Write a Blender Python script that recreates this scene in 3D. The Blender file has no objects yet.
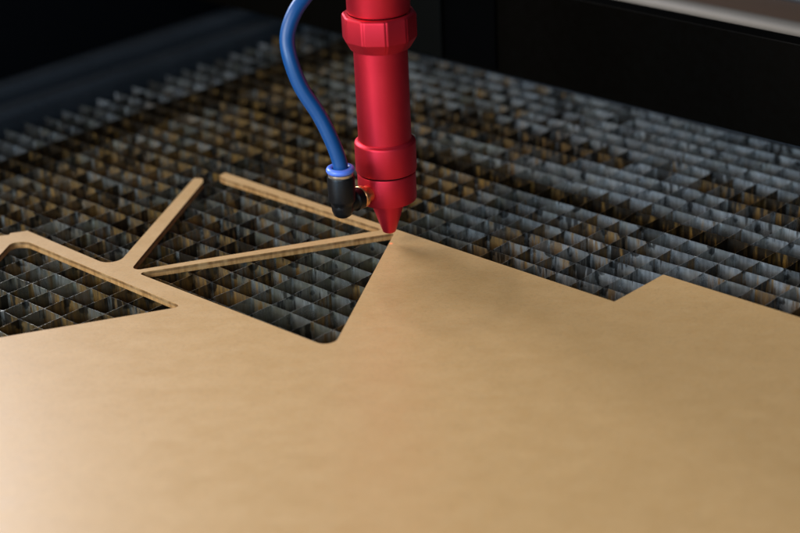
import bpy, bmesh, math, random
from mathutils import Vector, Matrix, noise
from mathutils.geometry import tessellate_polygon

# ------------------------------------------------------------------ camera, world, lights
CM = 0.01                                  # every dimension below is written in centimetres
scene = bpy.context.scene
COL = scene.collection
R = math.radians

cam_data = bpy.data.cameras.new('camera')
cam = bpy.data.objects.new('camera', cam_data); COL.objects.link(cam)
right = Vector((0.99890129, -0.01946483, -0.0426302))
up = Vector((0.04686378, 0.41489271, 0.90866266))
fwd = Vector((0.0, 0.90966211, -0.41534906))
cam_loc = Vector((5.20832, -59.09967, 26.5874))
m = Matrix((right, up, -fwd)).transposed().to_4x4()
m.translation = cam_loc * CM
cam.matrix_world = m
cam_data.sensor_width = 36.0
cam_data.lens = 81.756
cam_data.clip_start = 0.01
cam_data.clip_end = 50
cam_data.dof.use_dof = True
cam_data.dof.focus_distance = 0.632
cam_data.dof.aperture_fstop = 7.5
cam_data.dof.aperture_blades = 9
scene.camera = cam

world = bpy.data.worlds.new('World'); scene.world = world; world.use_nodes = True
bg = world.node_tree.nodes['Background']
bg.inputs[0].default_value = (0.45, 0.70, 1.0, 1); bg.inputs[1].default_value = 0.03

def area(name, loc, target, sx, sy, power, col):
    d = bpy.data.lights.new(name, 'AREA'); d.shape = 'RECTANGLE'
    d.size = sx * CM; d.size_y = sy * CM; d.energy = power; d.color = col
    o = bpy.data.objects.new(name, d); COL.objects.link(o)
    o.location = Vector(loc) * CM
    o.rotation_euler = (Vector(target) - Vector(loc)).to_track_quat('-Z', 'Y').to_euler()
    return o
area('rear_window_light', (-50, 54, 46), (-6, -16, 0), 44, 34, 7.0, (0.84, 0.88, 1.0))
area('window_light', (-66, -44, 46), (0, -8, 0), 62, 56, 7.6, (1.0, 0.95, 0.90))
area('room_light', (-66, -78, 26), (8, 8, 0), 44, 24, 6.5, (0.38, 0.68, 1.0))
area('frontal_fill', (-6, -108, 40), (2, 0, 0), 50, 22, 3.4, (0.72, 0.87, 1.0))  # added low frontal fill that lifts the cell walls; its source is unseen

scene.view_settings.view_transform = 'Standard'
scene.view_settings.look = 'None'
scene.view_settings.exposure = 0.08
scene.view_settings.gamma = 1.0
scene.cycles.use_denoising = True
scene.cycles.max_bounces = 8
scene.cycles.diffuse_bounces = 4
scene.cycles.glossy_bounces = 4

random.seed(11)
# the honeycomb lattice: one cell is 1 cm, rows along AX, cross walls along BX
AX = Vector((0.71837131, -0.69565987, 0.0))
BX = Vector((0.69565987, 0.71837131, 0.0))
def lat(i, j, z=0.0):
    v = AX * i + BX * j; v.z = z; return v

# ------------------------------------------------------------------ helpers
def tag(o, label=None, cat=None, group=None, kind=None):
    if label: o['label'] = label
    if cat: o['category'] = cat
    if group: o['group'] = group
    if kind: o['kind'] = kind
    return o

def link(name, bm, mats, parent=None, smooth=None, bevel=0):
    me = bpy.data.meshes.new(name)
    bmesh.ops.recalc_face_normals(bm, faces=bm.faces)
    bmesh.ops.scale(bm, vec=(CM, CM, CM), verts=bm.verts)
    bm.to_mesh(me); bm.free()
    if not isinstance(mats, (list, tuple)): mats = [mats]
    for mt in mats: me.materials.append(mt)
    if smooth is not None:
        me.polygons.foreach_set('use_smooth', [True] * len(me.polygons))
        me.set_sharp_from_angle(angle=R(smooth))
    o = bpy.data.objects.new(name, me); COL.objects.link(o)
    if parent: 
        o.parent = parent
        o.matrix_parent_inverse = Matrix.Identity(4)
        o.location = -parent.location if parent.parent is None and parent.type == 'EMPTY' else (0, 0, 0)
    if bevel:
        b = o.modifiers.new('bevel', 'BEVEL'); b.width = bevel * CM; b.segments = 2
        b.limit_method = 'ANGLE'; b.angle_limit = R(40)
    return o

def empty(name, loc):
    o = bpy.data.objects.new(name, None); COL.objects.link(o)
    o.empty_display_size = 0.01; o.location = Vector(loc) * CM
    return o

def lathe(bm, prof, c, axis=Vector((0, 0, 1)), segs=96, closed=False):
    """revolve (r, h) pairs about axis through c"""
    axis = axis.normalized()
    u = axis.orthogonal().normalized(); v = axis.cross(u)
    c = Vector(c); rings = []
    for r, h in prof:
        if r <= 1e-6: rings.append([bm.verts.new(c + axis * h)])
        else: rings.append([bm.verts.new(c + axis * h + (u * math.cos(2 * math.pi * k / segs) + v * math.sin(2 * math.pi * k / segs)) * r) for k in range(segs)])
    pairs = list(zip(rings[:-1], rings[1:]))
    if closed: pairs.append((rings[-1], rings[0]))
    for a, b in pairs:
        for k in range(segs):
            k2 = (k + 1) % segs
            if len(a) == 1 and len(b) == 1: continue
            if len(a) == 1: bm.faces.new((a[0], b[k], b[k2]))
            elif len(b) == 1: bm.faces.new((a[k], b[0], a[k2]))
            else: bm.faces.new((a[k], b[k], b[k2], a[k2]))

def obox(bm, p, ex, ey, ez):
    """box from corner p with edge vectors ex, ey, ez"""
    p = Vector(p); vs = []
    for a in (0, 1):
        for b in (0, 1):
            for c in (0, 1): vs.append(bm.verts.new(p + ex * a + ey * b + ez * c))
    for f in ((0, 1, 3, 2), (4, 6, 7, 5), (0, 4, 5, 1), (2, 3, 7, 6), (0, 2, 6, 4), (1, 5, 7, 3)):
        bm.faces.new([vs[k] for k in f])

def extrude_profile(bm, prof, i_or_j, start, end, along):
    """profile of (lattice offset, z) swept along a lattice direction"""
    A, B = [], []
    for t, z in prof:
        if along == 'j': A.append(bm.verts.new(lat(t, start, z))); B.append(bm.verts.new(lat(t, end, z)))
        else: A.append(bm.verts.new(lat(start, t, z))); B.append(bm.verts.new(lat(end, t, z)))
    n = len(prof)
    for k in range(n):
        bm.faces.new((A[k], A[(k + 1) % n], B[(k + 1) % n], B[k]))
    bm.faces.new(A[::-1]); bm.faces.new(B)

def catmull(pts, n=10):
    P = [Vector(p) for p in pts]; P = [P[0] * 2 - P[1]] + P + [P[-1] * 2 - P[-2]]
    out = []
    for k in range(1, len(P) - 2):
        for s in range(n):
            t = s / n; a, b, c, d = P[k - 1:k + 3]
            out.append(0.5 * ((2 * b) + (c - a) * t + (2 * a - 5 * b + 4 * c - d) * t * t + (3 * b - a - 3 * c + d) * t ** 3))
    out.append(P[-2]); return out

def tube(bm, pts, r, segs=28):
    rings = []; u = None
    for k, p in enumerate(pts):
        t = (pts[min(k + 1, len(pts) - 1)] - pts[max(k - 1, 0)]).normalized()
        u = t.orthogonal().normalized() if u is None else (u - t * u.dot(t)).normalized()
        v = t.cross(u)
        rings.append([bm.verts.new(p + (u * math.cos(2 * math.pi * q / segs) + v * math.sin(2 * math.pi * q / segs)) * r) for q in range(segs)])
    for a, b in zip(rings[:-1], rings[1:]):
        for k in range(segs): bm.faces.new((a[k], a[(k + 1) % segs], b[(k + 1) % segs], b[k]))
    bm.faces.new(rings[0][::-1]); bm.faces.new(rings[-1])

# ------------------------------------------------------------------ material helpers
class NT:
    def __init__(self, name):
        self.m = bpy.data.materials.new(name); self.m.use_nodes = True
        self.t = self.m.node_tree; self.b = self.t.nodes['Principled BSDF']
    def n(self, typ, **kw):
        x = self.t.nodes.new(typ)
        for k, v in kw.items(): setattr(x, k, v)
        return x
    def l(self, a, b): self.t.links.new(a, b)
    def coord(self, scale=(1, 1, 1), rot=(0, 0, 0), loc=(0, 0, 0)):
        tc = self.n('ShaderNodeTexCoord'); mp = self.n('ShaderNodeMapping')
        mp.inputs['Scale'].default_value = scale; mp.inputs['Rotation'].default_value = rot; mp.inputs['Location'].default_value = loc
        self.l(tc.outputs['Object'], mp.inputs['Vector']); return mp.outputs[0]
    def noise(self, vec, scale, detail=4, rough=0.55):
        x = self.n('ShaderNodeTexNoise'); x.inputs['Scale'].default_value = scale
        x.inputs['Detail'].default_value = detail; x.inputs['Roughness'].default_value = rough
        self.l(vec, x.inputs['Vector']); return x.outputs['Fac']
    def ramp(self, fac, stops):
        x = self.n('ShaderNodeValToRGB'); e = x.color_ramp.elements
        while len(e) < len(stops): e.new(0.5)
        for k, (p, c) in enumerate(stops):
            e[k].position = p; e[k].color = (*c, 1) if len(c) == 3 else c
        self.l(fac, x.inputs[0]); return x.outputs[0]
    def rng(self, v, a, b, c=0.0, d=1.0):
        x = self.n('ShaderNodeMapRange'); x.inputs[1].default_value = a; x.inputs[2].default_value = b
        x.inputs[3].default_value = c; x.inputs[4].default_value = d; self.l(v, x.inputs[0]); return x.outputs[0]
    def math(self, op, a, b=None):
        x = self.n('ShaderNodeMath', operation=op)
        for k, s in enumerate((a, b)):
            if s is None: continue
            if isinstance(s, (int, float)): x.inputs[k].default_value = s
            else: self.l(s, x.inputs[k])
        return x.outputs[0]
    def mix(self, fac, a, b, mode='MIX'):
        x = self.n('ShaderNodeMix', data_type='RGBA', blend_type=mode)
        for idx, s in ((0, fac), (6, a), (7, b)):
            if isinstance(s, (int, float)): x.inputs[idx].default_value = s
            elif isinstance(s, tuple): x.inputs[idx].default_value = (*s, 1)
            else: self.l(s, x.inputs[idx])
        return x.outputs[2]
    def set(self, **kw):
        names = dict(col='Base Color', rough='Roughness', metal='Metallic', spec='Specular IOR Level', coat='Coat Weight', coatr='Coat Roughness', aniso='Anisotropic', trans='Transmission Weight', sss='Subsurface Weight')
        for k, s in kw.items():
            i = self.b.inputs[names[k]]
            if isinstance(s, (int, float)): i.default_value = s
            elif isinstance(s, tuple): i.default_value = (*s, 1)
            else: self.l(s, i)
        return self
    def bump(self, h, strength=0.3, dist=0.0001):
        x = self.n('ShaderNodeBump'); x.inputs['Strength'].default_value = strength; x.inputs['Distance'].default_value = dist
        self.l(h, x.inputs['Height']); self.l(x.outputs[0], self.b.inputs['Normal'])

# red anodised aluminium with fine turning marks
a = NT('red_anodised_aluminium')
fine = a.noise(a.coord((1, 1, 1)), 3500, 2)
rings = a.noise(a.coord((20, 20, 9000)), 1, 2)
big = a.noise(a.coord(), 90, 3)
a.set(col=a.mix(big, (0.61, 0.018, 0.034), (0.75, 0.033, 0.053)), metal=0.86,
      rough=a.rng(fine, 0.3, 0.7, 0.44, 0.54))
a.bump(a.math('ADD', rings, a.math('MULTIPLY', fine, 0.8)), 0.10, 0.00005)
M_RED = a.m

a = NT('black_moulded_plastic')
a.set(col=(0.0045, 0.0045, 0.005), rough=a.rng(a.noise(a.coord(), 900, 3), 0.3, 0.7, 0.34, 0.5), spec=0.3)
M_BLACK = a.m
a = NT('blue_release_ring_plastic'); a.set(col=(0.10, 0.20, 0.72), rough=0.35, sss=0.0); M_RING = a.m
a = NT('blue_hose_plastic')
a.set(col=a.mix(a.noise(a.coord(), 60, 3), (0.002, 0.052, 0.180), (0.003, 0.070, 0.23)), rough=0.40, coat=0.0)
M_HOSE = a.m
a = NT('brass_thread')
a.set(col=a.mix(a.noise(a.coord(), 400, 3), (0.85, 0.34, 0.12), (0.92, 0.50, 0.22)), metal=0.9, rough=0.3); M_BRASS = a.m
a = NT('nickel_sleeve'); a.set(col=(0.72, 0.62, 0.50), metal=0.9, rough=0.32); M_NICKEL = a.m
a = NT('gap_shade'); a.set(col=(0.003, 0.001, 0.001), rough=0.7, spec=0.1); M_DARK = a.m  # near-black colour puts the shade of the gaps into these rings

# fibreboard: face
a = NT('fibreboard_face')
co = a.coord()
fib = a.noise(a.coord((1.0, 3.2, 1.0), (0, 0, R(35))), 300, 6, 0.7)
mot = a.noise(a.coord((1.0, 1.8, 1.0), (0, 0, R(-40))), 85, 5, 0.65)
blo = a.noise(co, 12, 3, 0.5)
spk = a.noise(co, 1500, 3, 0.6)
c1 = a.mix(a.rng(mot, 0.3, 0.7), (0.590, 0.340, 0.130), (0.640, 0.378, 0.150))
c1 = a.mix(a.math('MULTIPLY', a.rng(fib, 0.40, 0.62), 0.22), c1, (0.68, 0.47, 0.24))
c1 = a.mix(a.math('MULTIPLY', a.rng(blo, 0.45, 0.75), 0.10), c1, (0.47, 0.27, 0.10))
gr = a.noise(a.coord((1.0, 2.2, 1.0), (0, 0, R(-40))), 700, 5, 0.75)
c1 = a.mix(a.math('MULTIPLY', a.rng(gr, 0.50, 0.64), 0.36), c1, (0.40, 0.235, 0.10))
c1 = a.mix(a.math('MULTIPLY', a.rng(spk, 0.58, 0.72), 0.5), c1, (0.36, 0.22, 0.10))
# painted nozzle and hose shadow: faint ring and smear near the cut corner
def spot(cx, cy, rx, ry, r0, r1, warp=0.003):
    tc = a.n('ShaderNodeTexCoord'); mp = a.n('ShaderNodeMapping'); mp.vector_type = 'TEXTURE'
    mp.inputs['Location'].default_value = (cx * CM, cy * CM, 0)
    mp.inputs['Scale'].default_value = (rx * CM, ry * CM, 1)
    wn = a.n('ShaderNodeTexNoise'); wn.inputs['Scale'].default_value = 60
    a.l(tc.outputs['Object'], wn.inputs['Vector'])
    va = a.n('ShaderNodeVectorMath', operation='SCALE'); a.l(wn.outputs['Color'], va.inputs[0]); va.inputs['Scale'].default_value = warp
    ad = a.n('ShaderNodeVectorMath', operation='ADD'); a.l(tc.outputs['Object'], ad.inputs[0]); a.l(va.outputs[0], ad.inputs[1])
    a.l(ad.outputs[0], mp.inputs['Vector'])
    sx = a.n('ShaderNodeSeparateXYZ'); a.l(mp.outputs[0], sx.inputs[0])
    d = a.math('SQRT', a.math('ADD', a.math('MULTIPLY', sx.outputs[0], sx.outputs[0]), a.math('MULTIPLY', sx.outputs[1], sx.outputs[1])))
    return a.rng(d, r0, r1, 1.0, 0.0)
ring = a.math('MULTIPLY', spot(7.0, -3.2, 2.4, 3.6, 0.85, 1.1), a.math('SUBTRACT', 1.0, spot(7.0, -3.2, 2.4, 3.6, 0.6, 0.95)))
c1 = a.mix(a.math('MULTIPLY', ring, 0.17), c1, (0.27, 0.155, 0.06))
c1 = a.mix(a.math('MULTIPLY', spot(6.3, 0.0, 1.6, 1.5, 0.2, 1.2), 0.05), c1, (0.28, 0.16, 0.065))
a.set(col=c1, rough=a.rng(mot, 0.2, 0.8, 0.36, 0.48), spec=0.85)
a.bump(a.math('ADD', a.math('MULTIPLY', fib, 0.25), spk), 0.28, 0.00012)
M_MDF = a.m
# laser-cut edge: toasted brown with darker char streaks
a = NT('fibreboard_cut_edge')
st = a.noise(a.coord((700, 700, 90)), 1, 4, 0.6)
st2 = a.noise(a.coord(), 260, 3)
lay = a.noise(a.coord((60, 60, 1500)), 1, 3)
c = a.mix(a.rng(st, 0.3, 0.75), (0.27, 0.125, 0.036), (0.56, 0.29, 0.105))
tc = a.n('ShaderNodeTexCoord'); sz = a.n('ShaderNodeSeparateXYZ'); a.l(tc.outputs['Object'], sz.inputs[0])
zz = a.math('ADD', sz.outputs[2], a.rng(st2, 0.3, 0.7, -0.00012, 0.00012))
band = a.math('MULTIPLY', a.rng(zz, 0.0012, 0.0016), a.rng(zz, 0.0024, 0.0021))
c = a.mix(a.math('MULTIPLY', band, 0.60), c, (0.05, 0.022, 0.010))
c = a.mix(a.math('MULTIPLY', a.rng(st2, 0.5, 0.7), 0.5), c, (0.50, 0.30, 0.13))
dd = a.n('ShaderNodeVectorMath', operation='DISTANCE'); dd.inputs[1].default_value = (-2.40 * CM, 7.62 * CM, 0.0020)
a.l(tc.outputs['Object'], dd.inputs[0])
c = a.mix(a.rng(a.math('ADD', dd.outputs['Value'], a.rng(st2, 0.3, 0.7, -0.0006, 0.0006)), 0.0022, 0.0012), c, (0.75, 0.76, 0.76))  # pale glint on the strut tip painted into the edge colour
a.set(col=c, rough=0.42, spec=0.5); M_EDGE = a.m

LOFF = (0.0, 0.0)
# thin aluminium foil of the honeycomb, stained by smoke
a = NT('smoked_aluminium_foil')
at = a.n('ShaderNodeAttribute'); at.attribute_name = 'wear'
sp = a.n('ShaderNodeSeparateColor'); a.l(at.outputs['Color'], sp.inputs[0])
brown, black, tone = sp.outputs[0], sp.outputs[1], sp.outputs[2]
streak = a.noise(a.coord((380, 380, 60)), 1, 3, 0.55)
streak2 = a.noise(a.coord((750, 750, 90), loc=(3, 1, 0)), 1, 3, 0.5)
cloud = a.noise(a.coord(), 130, 4, 0.6)
tc = a.n('ShaderNodeTexCoord'); sz = a.n('ShaderNodeSeparateXYZ'); a.l(tc.outputs['Object'], sz.inputs[0])
edge = a.rng(sz.outputs[2], -0.0030, 0.0, 0.0, 1.0)
base = a.mix(tone, (0.12, 0.125, 0.13), (0.80, 0.82, 0.83))
base = a.mix(a.rng(streak2, 0.35, 0.8, 0.0, 0.6), base, (0.07, 0.07, 0.06))
film = a.math('SUBTRACT', 1.0, at.outputs['Alpha'])
olive = a.math('ADD', a.math('MULTIPLY', a.rng(cloud, 0.42, 0.72), 0.40), a.math('MULTIPLY', film, 0.38))
base = a.mix(olive, base, (0.27, 0.24, 0.125))
bf = a.math('ADD', a.math('MULTIPLY', brown, 1.5), a.rng(streak, 0.25, 0.8, -0.85, 0.55))
bf = a.rng(bf, 0.12, 0.55)
bc = a.mix(a.rng(streak2, 0.3, 0.7), (0.026, 0.012, 0.002), (0.24, 0.120, 0.018))
c = a.mix(a.math('MULTIPLY', bf, 0.9), base, bc)
kf = a.rng(a.math('ADD', a.math('ADD', a.math('MULTIPLY', black, 1.1), a.rng(streak, 0.75, 0.25, -0.75, 0.45)), a.math('MULTIPLY', edge, 0.12)), 0.2, 0.5)
vt = a.n('ShaderNodeTexCoord')
def lat_dist(vec):
    d = a.n('ShaderNodeVectorMath', operation='DOT_PRODUCT'); d.inputs[1].default_value = tuple(v / CM for v in vec)
    a.l(vt.outputs['Object'], d.inputs[0])
    return a.math('ABSOLUTE', a.math('SUBTRACT', a.math('FRACT', a.math('ADD', d.outputs['Value'], 0.5 + LOFF[0 if vec is AX else 1])), 0.5))
nd = a.math('MAXIMUM', lat_dist(AX), lat_dist(BX))
blob = a.noise(a.coord(), 210, 3, 0.5)
zw = a.math('ADD', a.rng(sz.outputs[2], -0.0042, 0.0, 0.0, 0.24), a.rng(blob, 0.40, 0.70, -0.10, 0.22))
nodeburn = a.rng(a.math('SUBTRACT', zw, nd), -0.02, 0.07)
kf = a.math('MAXIMUM', kf, a.math('MULTIPLY', nodeburn, a.rng(a.noise(a.coord(), 95, 1), 0.42, 0.56)))
c = a.mix(a.math('MULTIPLY', kf, 0.93), c, (0.010, 0.008, 0.006))
a.set(col=c, metal=a.rng(a.math('MAXIMUM', bf, kf), 0.0, 1.0, 0.85, 0.35), rough=a.rng(cloud, 0.3, 0.7, 0.22, 0.42))
a.bump(a.math('ADD', cloud, a.math('MULTIPLY', streak, 0.7)), 0.55, 0.0006)
M_FOIL = a.m

a = NT('dark_anodised_rail')
a.set(col=a.mix(a.noise(a.coord((8, 8, 8)), 3, 3), (0.045, 0.054, 0.064), (0.11, 0.125, 0.145)), metal=0.75,
      rough=a.rng(a.noise(a.coord(), 220, 4), 0.3, 0.7, 0.26, 0.38)); M_RAIL = a.m
a = NT('black_panel')
a.set(col=a.mix(a.noise(a.coord((1, 1, .4)), 14, 3), (0.0009, 0.0007, 0.0004), (0.0022, 0.0016, 0.0009)),
      rough=a.rng(a.noise(a.coord(), 300, 3), 0.3, 0.7, 0.38, 0.5), spec=0.03); M_PANEL = a.m
a = NT('black_belt'); a.set(col=(0.0003, 0.0003, 0.0003), rough=0.8, spec=0.02); M_BELT = a.m
a = NT('olive_grey_bracket'); a.set(col=(0.0020, 0.0020, 0.0015), rough=0.5, spec=.05); M_BRACK = a.m
a = NT('pale_satin_rail')
a.set(col=a.mix(a.noise(a.coord(), 25, 3), (0.22, 0.20, 0.17), (0.30, 0.27, 0.23)), metal=0.4, rough=0.5); M_PALE = a.m
a = NT('ledge_reflected_brown'); a.set(col=(0.10, 0.062, 0.040), rough=0.5); M_LEDGE = a.m  # brown reflection of the board put into the ledge colour
a = NT('machine_wall_paint')
a.set(col=a.mix(a.noise(a.coord(), 10, 3), (0.002, 0.0024, 0.003), (0.004, 0.0045, 0.0055)), rough=0.5, spec=0.08); M_WALL = a.m
a = NT('sooty_tray')
a.set(col=a.mix(a.noise(a.coord(), 60, 4), (0.010, 0.008, 0.006), (0.035, 0.028, 0.018)), rough=0.7); M_TRAY = a.m

# ------------------------------------------------------------------ setting: tray floor, machine walls
bm = bmesh.new()
obox(bm, lat(-60, -60, -5.0), AX * 120, BX * 100, Vector((0, 0, 0.2)))
tag(link('floor', bm, M_TRAY), kind='structure')
bm = bmesh.new()
obox(bm, lat(-27.2, -45, -4.8), AX * 1.0, BX * 77, Vector((0, 0, 16.8)))
tag(link('side_wall', bm, M_WALL), kind='structure')
bm = bmesh.new()
obox(bm, lat(-26.2, 30.5, -4.8), AX * 70, BX * 1.0, Vector((0, 0, 16)))
tag(link('rear_wall', bm, M_WALL), kind='structure')

# ------------------------------------------------------------------ honeycomb bed
I0, I1, J0, J1 = -19, 32, -28, 21
bed = empty('honeycomb_bed', lat(6, -3, -2.0))
tag(bed, 'smoke-stained aluminium honeycomb bed of square cells lying under the brown board', 'cutting bed')
DEPTH = -2.0; T = 0.008
jit = {}
def node(i, j):
    k = (i, j)
    if k not in jit:
        s = 0.035
        n1 = noise.noise(Vector((i * 0.35, j * 0.35, 3.1))); n2 = noise.noise(Vector((i * 0.35, j * 0.35, 9.7)))
        jit[k] = lat(i + n1 * 0.05 + random.uniform(-s, s), j + n2 * 0.06 + random.uniform(-s, s) * 0.8, random.uniform(-0.012, 0.0))
    return jit[k]
bm = bmesh.new()
lay = bm.loops.layers.float_color.new('wear')
def wear(i, j, kind):
    """brown, black and tone of one wall; stains gather in patches and in two sooty rows"""
    big = noise.noise(Vector((i * 0.16, j * 0.16, 1.7))) * 0.5 + noise.noise(Vector((i * 0.42, j * 0.42, 5.3))) * 0.5
    row = noise.noise(Vector((i * 0.05, j * 1.7, 8.8)))
    br = 0.30 + 0.85 * big + 0.40 * row + random.gauss(0, 0.17) + (0.10 if i < 2 else 0)
    bk = 0.18 + 0.3 * noise.noise(Vector((i * 0.3, j * 0.3, 12.2))) + random.gauss(0, 0.20)
    tn = 0.48 + random.gauss(0, 0.20) + 0.3 * noise.noise(Vector((i * 0.2, j * 0.2, 21.0)))
    if i < -16: br -= 0.6; bk += .10; tn -= .35
    elif i < 1: br += 0.10
    if j > 12 and i > -12: br -= 0.30 + 0.012 * i; tn += 0.22
    if i > 1: br -= 0.10; tn += 0.15; bk -= 0.16
    if j in (15, 16) and noise.noise(Vector((i * 0.22, j * 0.5, 4.4))) > -0.12 and i > -9: br = 0.55 + random.uniform(-.2, .3); bk = 0.42 + random.uniform(-.1, .2); tn = 0.2
    if (kind == 'a' and j == 12) or (kind == 'b' and j == 11) or (kind == 'n' and j == 12):
        if i > -16: br = 0.95 + random.uniform(-.1, .2); bk = 0.58 + random.uniform(-.15, .15); tn = 0.0
    if (kind in 'bn' and i in (-16, -15)) or (kind == 'a' and i in (-16, -15)):
        br = 1.0; bk = 0.62; tn = 0.0
    if kind == 'b' and j in (9, 18) and random.random() < .6: bk += .25; br += .4
    cl = lambda x: max(0.0, min(1.0, x))
    clean = cl((i * 0.6 + j * 0.8 - 5.0) / 8.0 + 0.8 * noise.noise(Vector((i * 0.2, j * 0.2, 31.0)))) if i > -17 else 1.0
    return (cl(br), cl(bk), cl(tn), clean)
def quad(vs, w):
    f = bm.faces.new([bm.verts.new(v) for v in vs])
    for lp in f.loops: lp[lay] = w
def wall(p, q, w):
    d = (q - p); d.z = 0; n = Vector((-d.y, d.x, 0)).normalized()
    amp = random.gauss(0, 0.012); seg = 4; pts = []
    for s in range(seg + 1):
        t = s / seg
        b = amp * math.sin(math.pi * t) + random.gauss(0, 0.003) * (0 < s < seg)
        c = p.lerp(q, t) + n * b; c.z += random.uniform(-0.005, 0.002)
        pts.append(c)
    for s in range(seg):
        a0, a1 = pts[s], pts[s + 1]; nn = n * T
        lo0 = Vector((a0.x, a0.y, DEPTH)); lo1 = Vector((a1.x, a1.y, DEPTH))
        quad((a0 + nn, a1 + nn, lo1 + nn, lo0 + nn), w)
        quad((a1 - nn, a0 - nn, lo0 - nn, lo1 - nn), w)
        quad((a0 - nn, a1 - nn, a1 + nn, a0 + nn), (w[0] * 0.6, w[1] * 0.6, min(1.0, w[2] + 0.3), w[3]))  # top edge toned lighter, its highlight set in the colour
for j in range(J0, J1 + 1):
    for i in range(I0, I1):
        wall(node(i, j), node(i + 1, j), wear(i, j, 'a'))
for i in range(I0 + 1, I1 + 1):
    for j in range(J0, J1):
        wall(node(i, j), node(i, j + 1), wear(i, j, 'b'))
# where the foils are glued the corners are folded: a small fillet at every node
for i in range(I0 + 1, I1):
    for j in range(J0, J1 + 1):
        c = node(i, j); e = random.uniform(0.055, 0.095); w = wear(i, j, 'n')
        w = w if (j == 12 or i in (-16, -15)) else (w[0] * random.choice((0.3, 0.9, 1.1)), w[1] * 0.5, min(1, w[2] + 0.3), w[3])
        ring = []
        for u, v in ((AX, BX), (BX, -AX), (-AX, -BX), (-BX, AX)):
            for s in range(5):          # concave quarter: the foil bends from one wall into the next
                an = math.pi / 2 * s / 4
                ring.append(c + u * e * (1 - math.sin(an)) + v * e * (1 - math.cos(an)) + (u + v) * T * 0.9)
        top = [Vector((v.x, v.y, c.z - 0.004)) for v in ring]; bot = [Vector((v.x, v.y, DEPTH)) for v in ring]
        nr = len(ring)
        tvs = [bm.verts.new(v) for v in top]; bvs = [bm.verts.new(v) for v in bot]
        for k in range(nr):
            f = bm.faces.new((tvs[k], tvs[(k + 1) % nr], bvs[(k + 1) % nr], bvs[k]))
            for lp in f.loops: lp[lay] = w
        f = bm.faces.new(tvs)
        for lp in f.loops: lp[lay] = (w[0], max(0.3, w[1]), 0.4, 1)
me = link('cell_grid', bm, M_FOIL, bed, smooth=50)
# frame of the bed: a stepped extrusion beyond the saw-tooth edge
def rounded(t0, t1, z0, z1, r, n=5):
    out = [(t0, z0)]
    for k in range(n + 1):
        an = math.pi - math.pi / 2 * k / n; out.append((t0 + r + r * math.cos(an), z1 - r + r * math.sin(an)))
    for k in range(n + 1):
        an = math.pi / 2 - math.pi / 2 * k / n; out.append((t1 - r + r * math.cos(an), z1 - r + r * math.sin(an)))
    out.append((t1, z0)); return out
bm = bmesh.new(); extrude_profile(bm, rounded(-23.2, -21.7, -2.4, 0.75, 0.45), 0, -30, 23, 'j')
link('outer_rail', bm, M_RAIL, bed, smooth=40)
bm = bmesh.new(); extrude_profile(bm, rounded(-21.45, -20.0, -2.3, 0.32, 0.40), 0, -30, 23, 'j')
link('inner_rail', bm, M_RAIL, bed, smooth=40)
bm = bmesh.new(); extrude_profile(bm, rounded(21.5, 23.0, -2.3, 0.2, 0.3), 0, -19.6, 33, 'i')
link('rear_rail', bm, M_RAIL, bed, smooth=40)

# ------------------------------------------------------------------ gantry behind the head, pale rail beyond it
g = empty('gantry', lat(5, 15.6, 2.5))
tag(g, 'black gantry beam crossing above the honeycomb behind the red laser head', 'gantry')
bm = bmesh.new(); obox(bm, lat(-40, 15.6, 2.5), AX * 75, BX * 0.8, Vector((0, 0, 3.85)))
link('beam_panel', bm, M_PANEL, g, bevel=0.05)
bm = bmesh.new(); obox(bm, lat(-7.6, 15.35, 2.65), AX * 3.0, BX * 0.248, Vector((0, 0, 5.2)))
link('bracket_plate', bm, M_BRACK, g, bevel=0.05)
bm = bmesh.new(); obox(bm, lat(-4.5, 15.45, 2.7), AX * 2.8, BX * 0.148, Vector((0, 0, 3.55)))
link('drive_belt', bm, M_BELT, g, bevel=0.02)

rl = empty('rear_rail', lat(6, 23.5, 0))
rl.name = 'guide_rail'
tag(rl, 'pale blurred metal rail with a ledge painted in reflected brown in the top right corner behind the gantry', 'rail')
bm = bmesh.new(); extrude_profile(bm, rounded(22.6, 23.5, 3.2, 4.45, 0.42), 0, -26, 44, 'i')
link('rail_lip', bm, M_PALE, rl, smooth=50)
bm = bmesh.new(); extrude_profile(bm, rounded(23.52, 26.4, 3.2, 4.2, 0.2), 0, -26, 44, 'i')
link('ledge', bm, M_LEDGE, rl, smooth=50)
bm = bmesh.new(); extrude_profile(bm, rounded(26.42, 30.4, 3.2, 4.5, 0.3), 0, -26, 44, 'i')
link('back_strip', bm, M_RAIL, rl, smooth=50)

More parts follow.
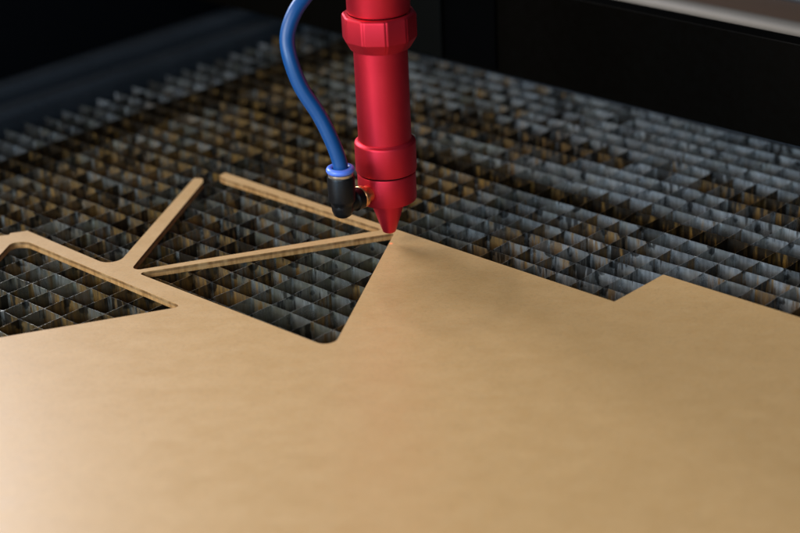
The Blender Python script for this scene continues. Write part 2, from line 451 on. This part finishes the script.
# ------------------------------------------------------------------ the half-cut board
OUTER = [(-12.784,2.434),(-9.236,3.061),(-9.225,3.209),(-8.706,3.321),(-8.698,3.324),(-8.69,3.328),(-8.683,3.333),(-8.65,3.363),(-8.644,3.367),(-8.638,3.37),(-8.632,3.371),(-8.625,3.371),(-8.619,3.369),(-8.613,3.366),(-8.608,3.362),(-5.515,0.26),(-5.433,0.194),(-5.339,0.146),(-5.238,0.119),(-5.133,0.114),(-5.029,0.131),(-4.931,0.169),(-4.843,0.227),(-4.769,0.302),(-4.713,0.391),(-4.676,0.489),(-2.853,7.617),(-2.853,7.617),(-2.853,7.618),(-2.853,7.619),(-2.767,7.878),(-2.763,7.888),(-2.756,7.897),(-2.748,7.904),(-2.738,7.909),(-2.728,7.912),(-2.717,7.912),(-2.706,7.911),(-2.459,7.839),(-2.448,7.834),(-2.439,7.828),(-2.432,7.819),(-2.426,7.809),(-2.423,7.797),(-2.379,7.458),(-2.378,7.454),(-2.379,7.45),(-2.379,7.447),(-4.226,-0.322),(-4.233,-0.373),(-4.228,-0.425),(-4.214,-0.475),(-4.189,-0.521),(-4.155,-0.561),(-4.114,-0.593),(-4.067,-0.615),(-4.016,-0.627),(-3.964,-0.629),(-3.912,-0.62),(4.451,1.824),(4.479,1.835),(4.503,1.852),(4.523,1.873),(4.539,1.898),(4.548,1.926),(4.552,1.955),(4.55,1.984),(4.541,2.012),(4.527,2.038),(4.508,2.06),(-1.61,7.777),(-1.612,7.779),(-1.614,7.781),(-1.615,7.784),(-1.763,8.046),(-1.767,8.054),(-1.768,8.063),(-1.768,8.072),(-1.765,8.081),(-1.761,8.089),(-1.6,8.317),(-1.594,8.323),(-1.587,8.328),(-1.579,8.332),(-1.571,8.333),(-1.562,8.333),(-1.554,8.331),(-1.546,8.328),(-1.54,8.322),(12.204,-4.978),(12.213,-4.985),(12.223,-4.99),(12.234,-4.992),(12.245,-4.992),(12.256,-4.989),(12.266,-4.984),(12.275,-4.977),(14.121,-3.12),(14.129,-3.113),(14.139,-3.108),(14.15,-3.106),(14.161,-3.106),(14.172,-3.108),(14.182,-3.113),(14.191,-3.12),(21.284,-9.985),(16.658,-26.209),(-14.158,-23.924),(-19.232,-1.473)]
TRIANGLE = [(-3.843,-1.097),(-3.863,-1.074),(-3.877,-1.048),(-3.885,-1.02),(-3.887,-0.99),(-3.883,-0.961),(-3.873,-0.933),(-3.857,-0.908),(-3.837,-0.887),(-3.812,-0.87),(-3.784,-0.86),(4.936,1.51),(4.952,1.512),(4.969,1.512),(4.985,1.508),(5.0,1.5),(5.013,1.49),(5.023,1.477),(5.031,1.463),(5.036,1.447),(5.037,1.431),(5.035,1.414),(3.096,-6.795),(3.068,-6.874),(3.025,-6.945),(2.967,-7.006),(2.899,-7.054),(2.822,-7.086),(2.74,-7.102),(2.656,-7.1),(2.575,-7.081),(2.499,-7.045),(2.432,-6.994)]
LEFT = [(-9.078,2.068),(-9.054,2.142),(-9.013,2.209),(-8.958,2.264),(-8.891,2.305),(-8.817,2.33),(-8.739,2.338),(-8.592,2.334),(-8.493,2.319),(-8.401,2.28),(-8.321,2.219),(-2.376,-3.64),(-2.355,-3.666),(-2.34,-3.695),(-2.331,-3.727),(-2.328,-3.76),(-2.333,-3.793),(-2.345,-3.824),(-2.362,-3.853),(-2.385,-3.876),(-2.413,-3.895),(-2.444,-3.908),(-8.805,-5.761),(-8.865,-5.772),(-8.926,-5.771),(-8.985,-5.757),(-9.041,-5.732),(-9.09,-5.695),(-9.131,-5.65),(-9.162,-5.597),(-9.181,-5.539),(-9.933,-2.224),(-9.939,-2.182),(-9.939,-2.14),(-9.934,-2.098)]
ZT, ZB = 0.25, 0.006
bm = bmesh.new()
loops = [OUTER, TRIANGLE, LEFT]
loops = [[p for k, p in enumerate(L) if (Vector(p) - Vector(L[k - 1])).length > 0.004] for L in loops]
flat = [Vector((x, y, 0)) for L in loops for x, y in L]
tris = tessellate_polygon([[Vector((x, y, 0)) for x, y in L] for L in loops])
tv = [bm.verts.new((v.x, v.y, ZT)) for v in flat]; bv = [bm.verts.new((v.x, v.y, ZB)) for v in flat]
for t in tris:
    f = bm.faces.new([tv[k] for k in t]); f.material_index = 0
    f = bm.faces.new([bv[k] for k in t][::-1]); f.material_index = 0
off = 0
for L in loops:
    n = len(L)
    for k in range(n):
        a0, a1 = off + k, off + (k + 1) % n
        f = bm.faces.new((tv[a0], tv[a1], bv[a1], bv[a0])); f.material_index = 1
    off += n
bmesh.ops.dissolve_limit(bm, angle_limit=R(0.5), verts=[], edges=[e for e in bm.edges if all(f.material_index == 0 for f in e.link_faces)])
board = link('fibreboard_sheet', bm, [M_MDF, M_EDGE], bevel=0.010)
tag(board, 'thin tan fibreboard sheet with a triangular cut-out and slim uncut arms on the honeycomb', 'board')

# ------------------------------------------------------------------ laser head
HX, HY = 4.889, 0.654
head = empty('laser_head', (HX, HY, 0.71))
tag(head, 'red anodised laser head pointing straight down at the corner of the board', 'laser head')
def turned(name, prof, mat, parent=head, segs=128):
    bm = bmesh.new(); lathe(bm, prof, (HX, HY, 0), segs=segs)
    return link(name, bm, mat, parent, smooth=35)
turned('nozzle_tip', [(0.0, 0.80), (0.09, 0.80), (0.09, 0.725), (0.13, 0.71), (0.205, 0.71), (0.235, 0.735), (0.60, 1.84), (0.60, 2.0), (0.0, 2.0)], M_RED)
turned('nozzle_body', [(0.58, 1.99), (0.97, 1.98), (1.015, 2.0), (1.035, 2.04), (1.035, 3.00), (1.02, 3.03), (0.97, 3.045), (0.0, 3.05)], M_RED)
turned('thread_gap', [(0.0, 3.04), (0.985, 3.04), (0.985, 3.13), (0.0, 3.13)], M_DARK)
turned('collar', [(0.5, 3.10), (1.03, 3.095), (1.065, 3.11), (1.08, 3.15), (1.08, 4.14), (1.065, 4.19), (1.03, 4.22), (0.99, 4.235), (0.965, 4.27), (0.90, 4.28)], M_RED)
turned('lens_tube', [(0.85, 4.25), (0.935, 4.255), (0.935, 7.75), (0.85, 7.76)], M_RED)
turned('upper_barrel', [(0.0, 8.88), (1.03, 8.88), (1.07, 8.90), (1.085, 8.95), (1.085, 18.0), (0.0, 18.0)], M_RED)
turned('inner_sleeve', [(0.0, 8.6), (0.93, 8.6), (0.93, 9.02), (0.0, 9.02)], M_DARK)
# ten-sided lock nut with grooved corners, chamfered below
bm = bmesh.new()
N = 10; per = 24; rings = []
def nut_r(k, rc, groove=1.0):
    th = 2 * math.pi * k / (N * per); ph0 = R(-98)
    loc = ((k % per) / per - 0.5) * 2 * math.pi / N
    flat_r = rc * math.cos(math.pi / N) / math.cos(loc)
    g = 0.035 * max(0, 1 - abs(abs(loc) - math.pi / N) / 0.04) * groove
    return th + ph0 - math.pi / N, flat_r - g
prof = [(1.00, 7.60, 0), (1.07, 7.63, 0.0), (1.26, 7.92, 1), (1.30, 7.99, 1), (1.305, 8.05, 1), (1.305, 8.74, 1), (1.285, 8.80, 1), (1.24, 8.84, .7), (1.10, 8.86, 0), (1.03, 8.83, 0), (1.01, 8.66, 0)]
for r0, z, gr in prof:
    ring = []
    for k in range(N * per):
        th, rr = nut_r(k, r0, gr)
        if gr == 0: rr = r0 * 0.985
        ring.append(bm.verts.new((HX + rr * math.cos(th), HY + rr * math.sin(th), z)))
    rings.append(ring)
for a0, b0 in zip(rings[:-1], rings[1:]):
    for k in range(N * per): bm.faces.new((a0[k], a0[(k + 1) % (N * per)], b0[(k + 1) % (N * per)], b0[k]))
bm.faces.new(rings[0][::-1]); bm.faces.new(rings[-1])
link('lock_nut', bm, M_RED, head, smooth=20, bevel=0.012)

# elbow push-in fitting screwed into the side of the nozzle body
th = R(43); dirv = Vector((-math.sin(th), -math.cos(th), 0)); ZF = 2.5
H0 = Vector((HX, HY, ZF)); E0 = H0 + dirv * 2.3
bm = bmesh.new(); lathe(bm, [(0.0, 0.9), (0.30, 0.9), (0.30, 1.28), (0.36, 1.28), (0.40, 1.30), (0.40, 1.42), (0.37, 1.46), (0.0, 1.46)], H0, dirv, 48)
fit = link('threaded_stem', bm, M_BRASS, head, smooth=35)
bm = bmesh.new()
lathe(bm, [(0.0, 1.44), (0.36, 1.44), (0.40, 1.48), (0.40, 1.75), (0.36, 1.80), (0.335, 1.84), (0.335, 2.35), (0.29, 2.56), (0.18, 2.66), (0.0, 2.69)], H0, dirv, 64)
lathe(bm, [(0.0, -0.44), (0.2, -0.42), (0.31, -0.34), (0.37, -0.18), (0.385, 0.0), (0.40, 0.10), (0.46, 0.18), (0.475, 0.24), (0.475, 1.05), (0.455, 1.10), (0.0, 1.10)], E0, Vector((0, 0, 1)), 64)
elb = link('elbow_fitting', bm, M_BLACK, head, smooth=35)
bm = bmesh.new(); lathe(bm, [(0.27, 1.09), (0.425, 1.095), (0.435, 1.11), (0.435, 1.21), (0.27, 1.22)], E0, segs=64)
link('metal_sleeve', bm, M_NICKEL, elb, smooth=35)
bm = bmesh.new(); lathe(bm, [(0.275, 1.215), (0.40, 1.215), (0.46, 1.24), (0.495, 1.30), (0.495, 1.35), (0.46, 1.41), (0.38, 1.435), (0.31, 1.42), (0.275, 1.38)], E0, segs=64)
link('release_ring', bm, M_RING, elb, smooth=60)

# ------------------------------------------------------------------ air hose
pts = [(E0.x, E0.y, 3.2), (3.335, -1.028, 3.772), (3.295, -1.008, 4.171), (3.078, -0.928, 4.882), (2.701, -0.778, 5.75), (2.149, -0.628, 6.727), (1.835, -0.428, 7.703), (1.789, -0.128, 8.418), (2.08, 0.172, 9.121), (2.62, 0.572, 9.75), (3.30, 1.172, 10.763), (3.9, 2.2, 12.5), (4.0, 3.5, 15)]
bm = bmesh.new(); tube(bm, catmull(pts, 14), 0.262)
tag(link('air_hose', bm, M_HOSE, smooth=60), 'glossy blue air hose curving down into the black elbow fitting', 'hose')

# aiming lamp of the laser: a small red dot on the board
ld = bpy.data.lights.new('pilot_beam', 'SPOT'); ld.energy = 0.0012; ld.color = (1, 0.12, 0.08)
ld.spot_size = R(20); ld.spot_blend = 0.6; ld.shadow_soft_size = 0.0002
lo = bpy.data.objects.new('pilot_beam', ld); COL.objects.link(lo)
lo.location = Vector((HX + 0.03, HY - 0.05, 0.70)) * CM
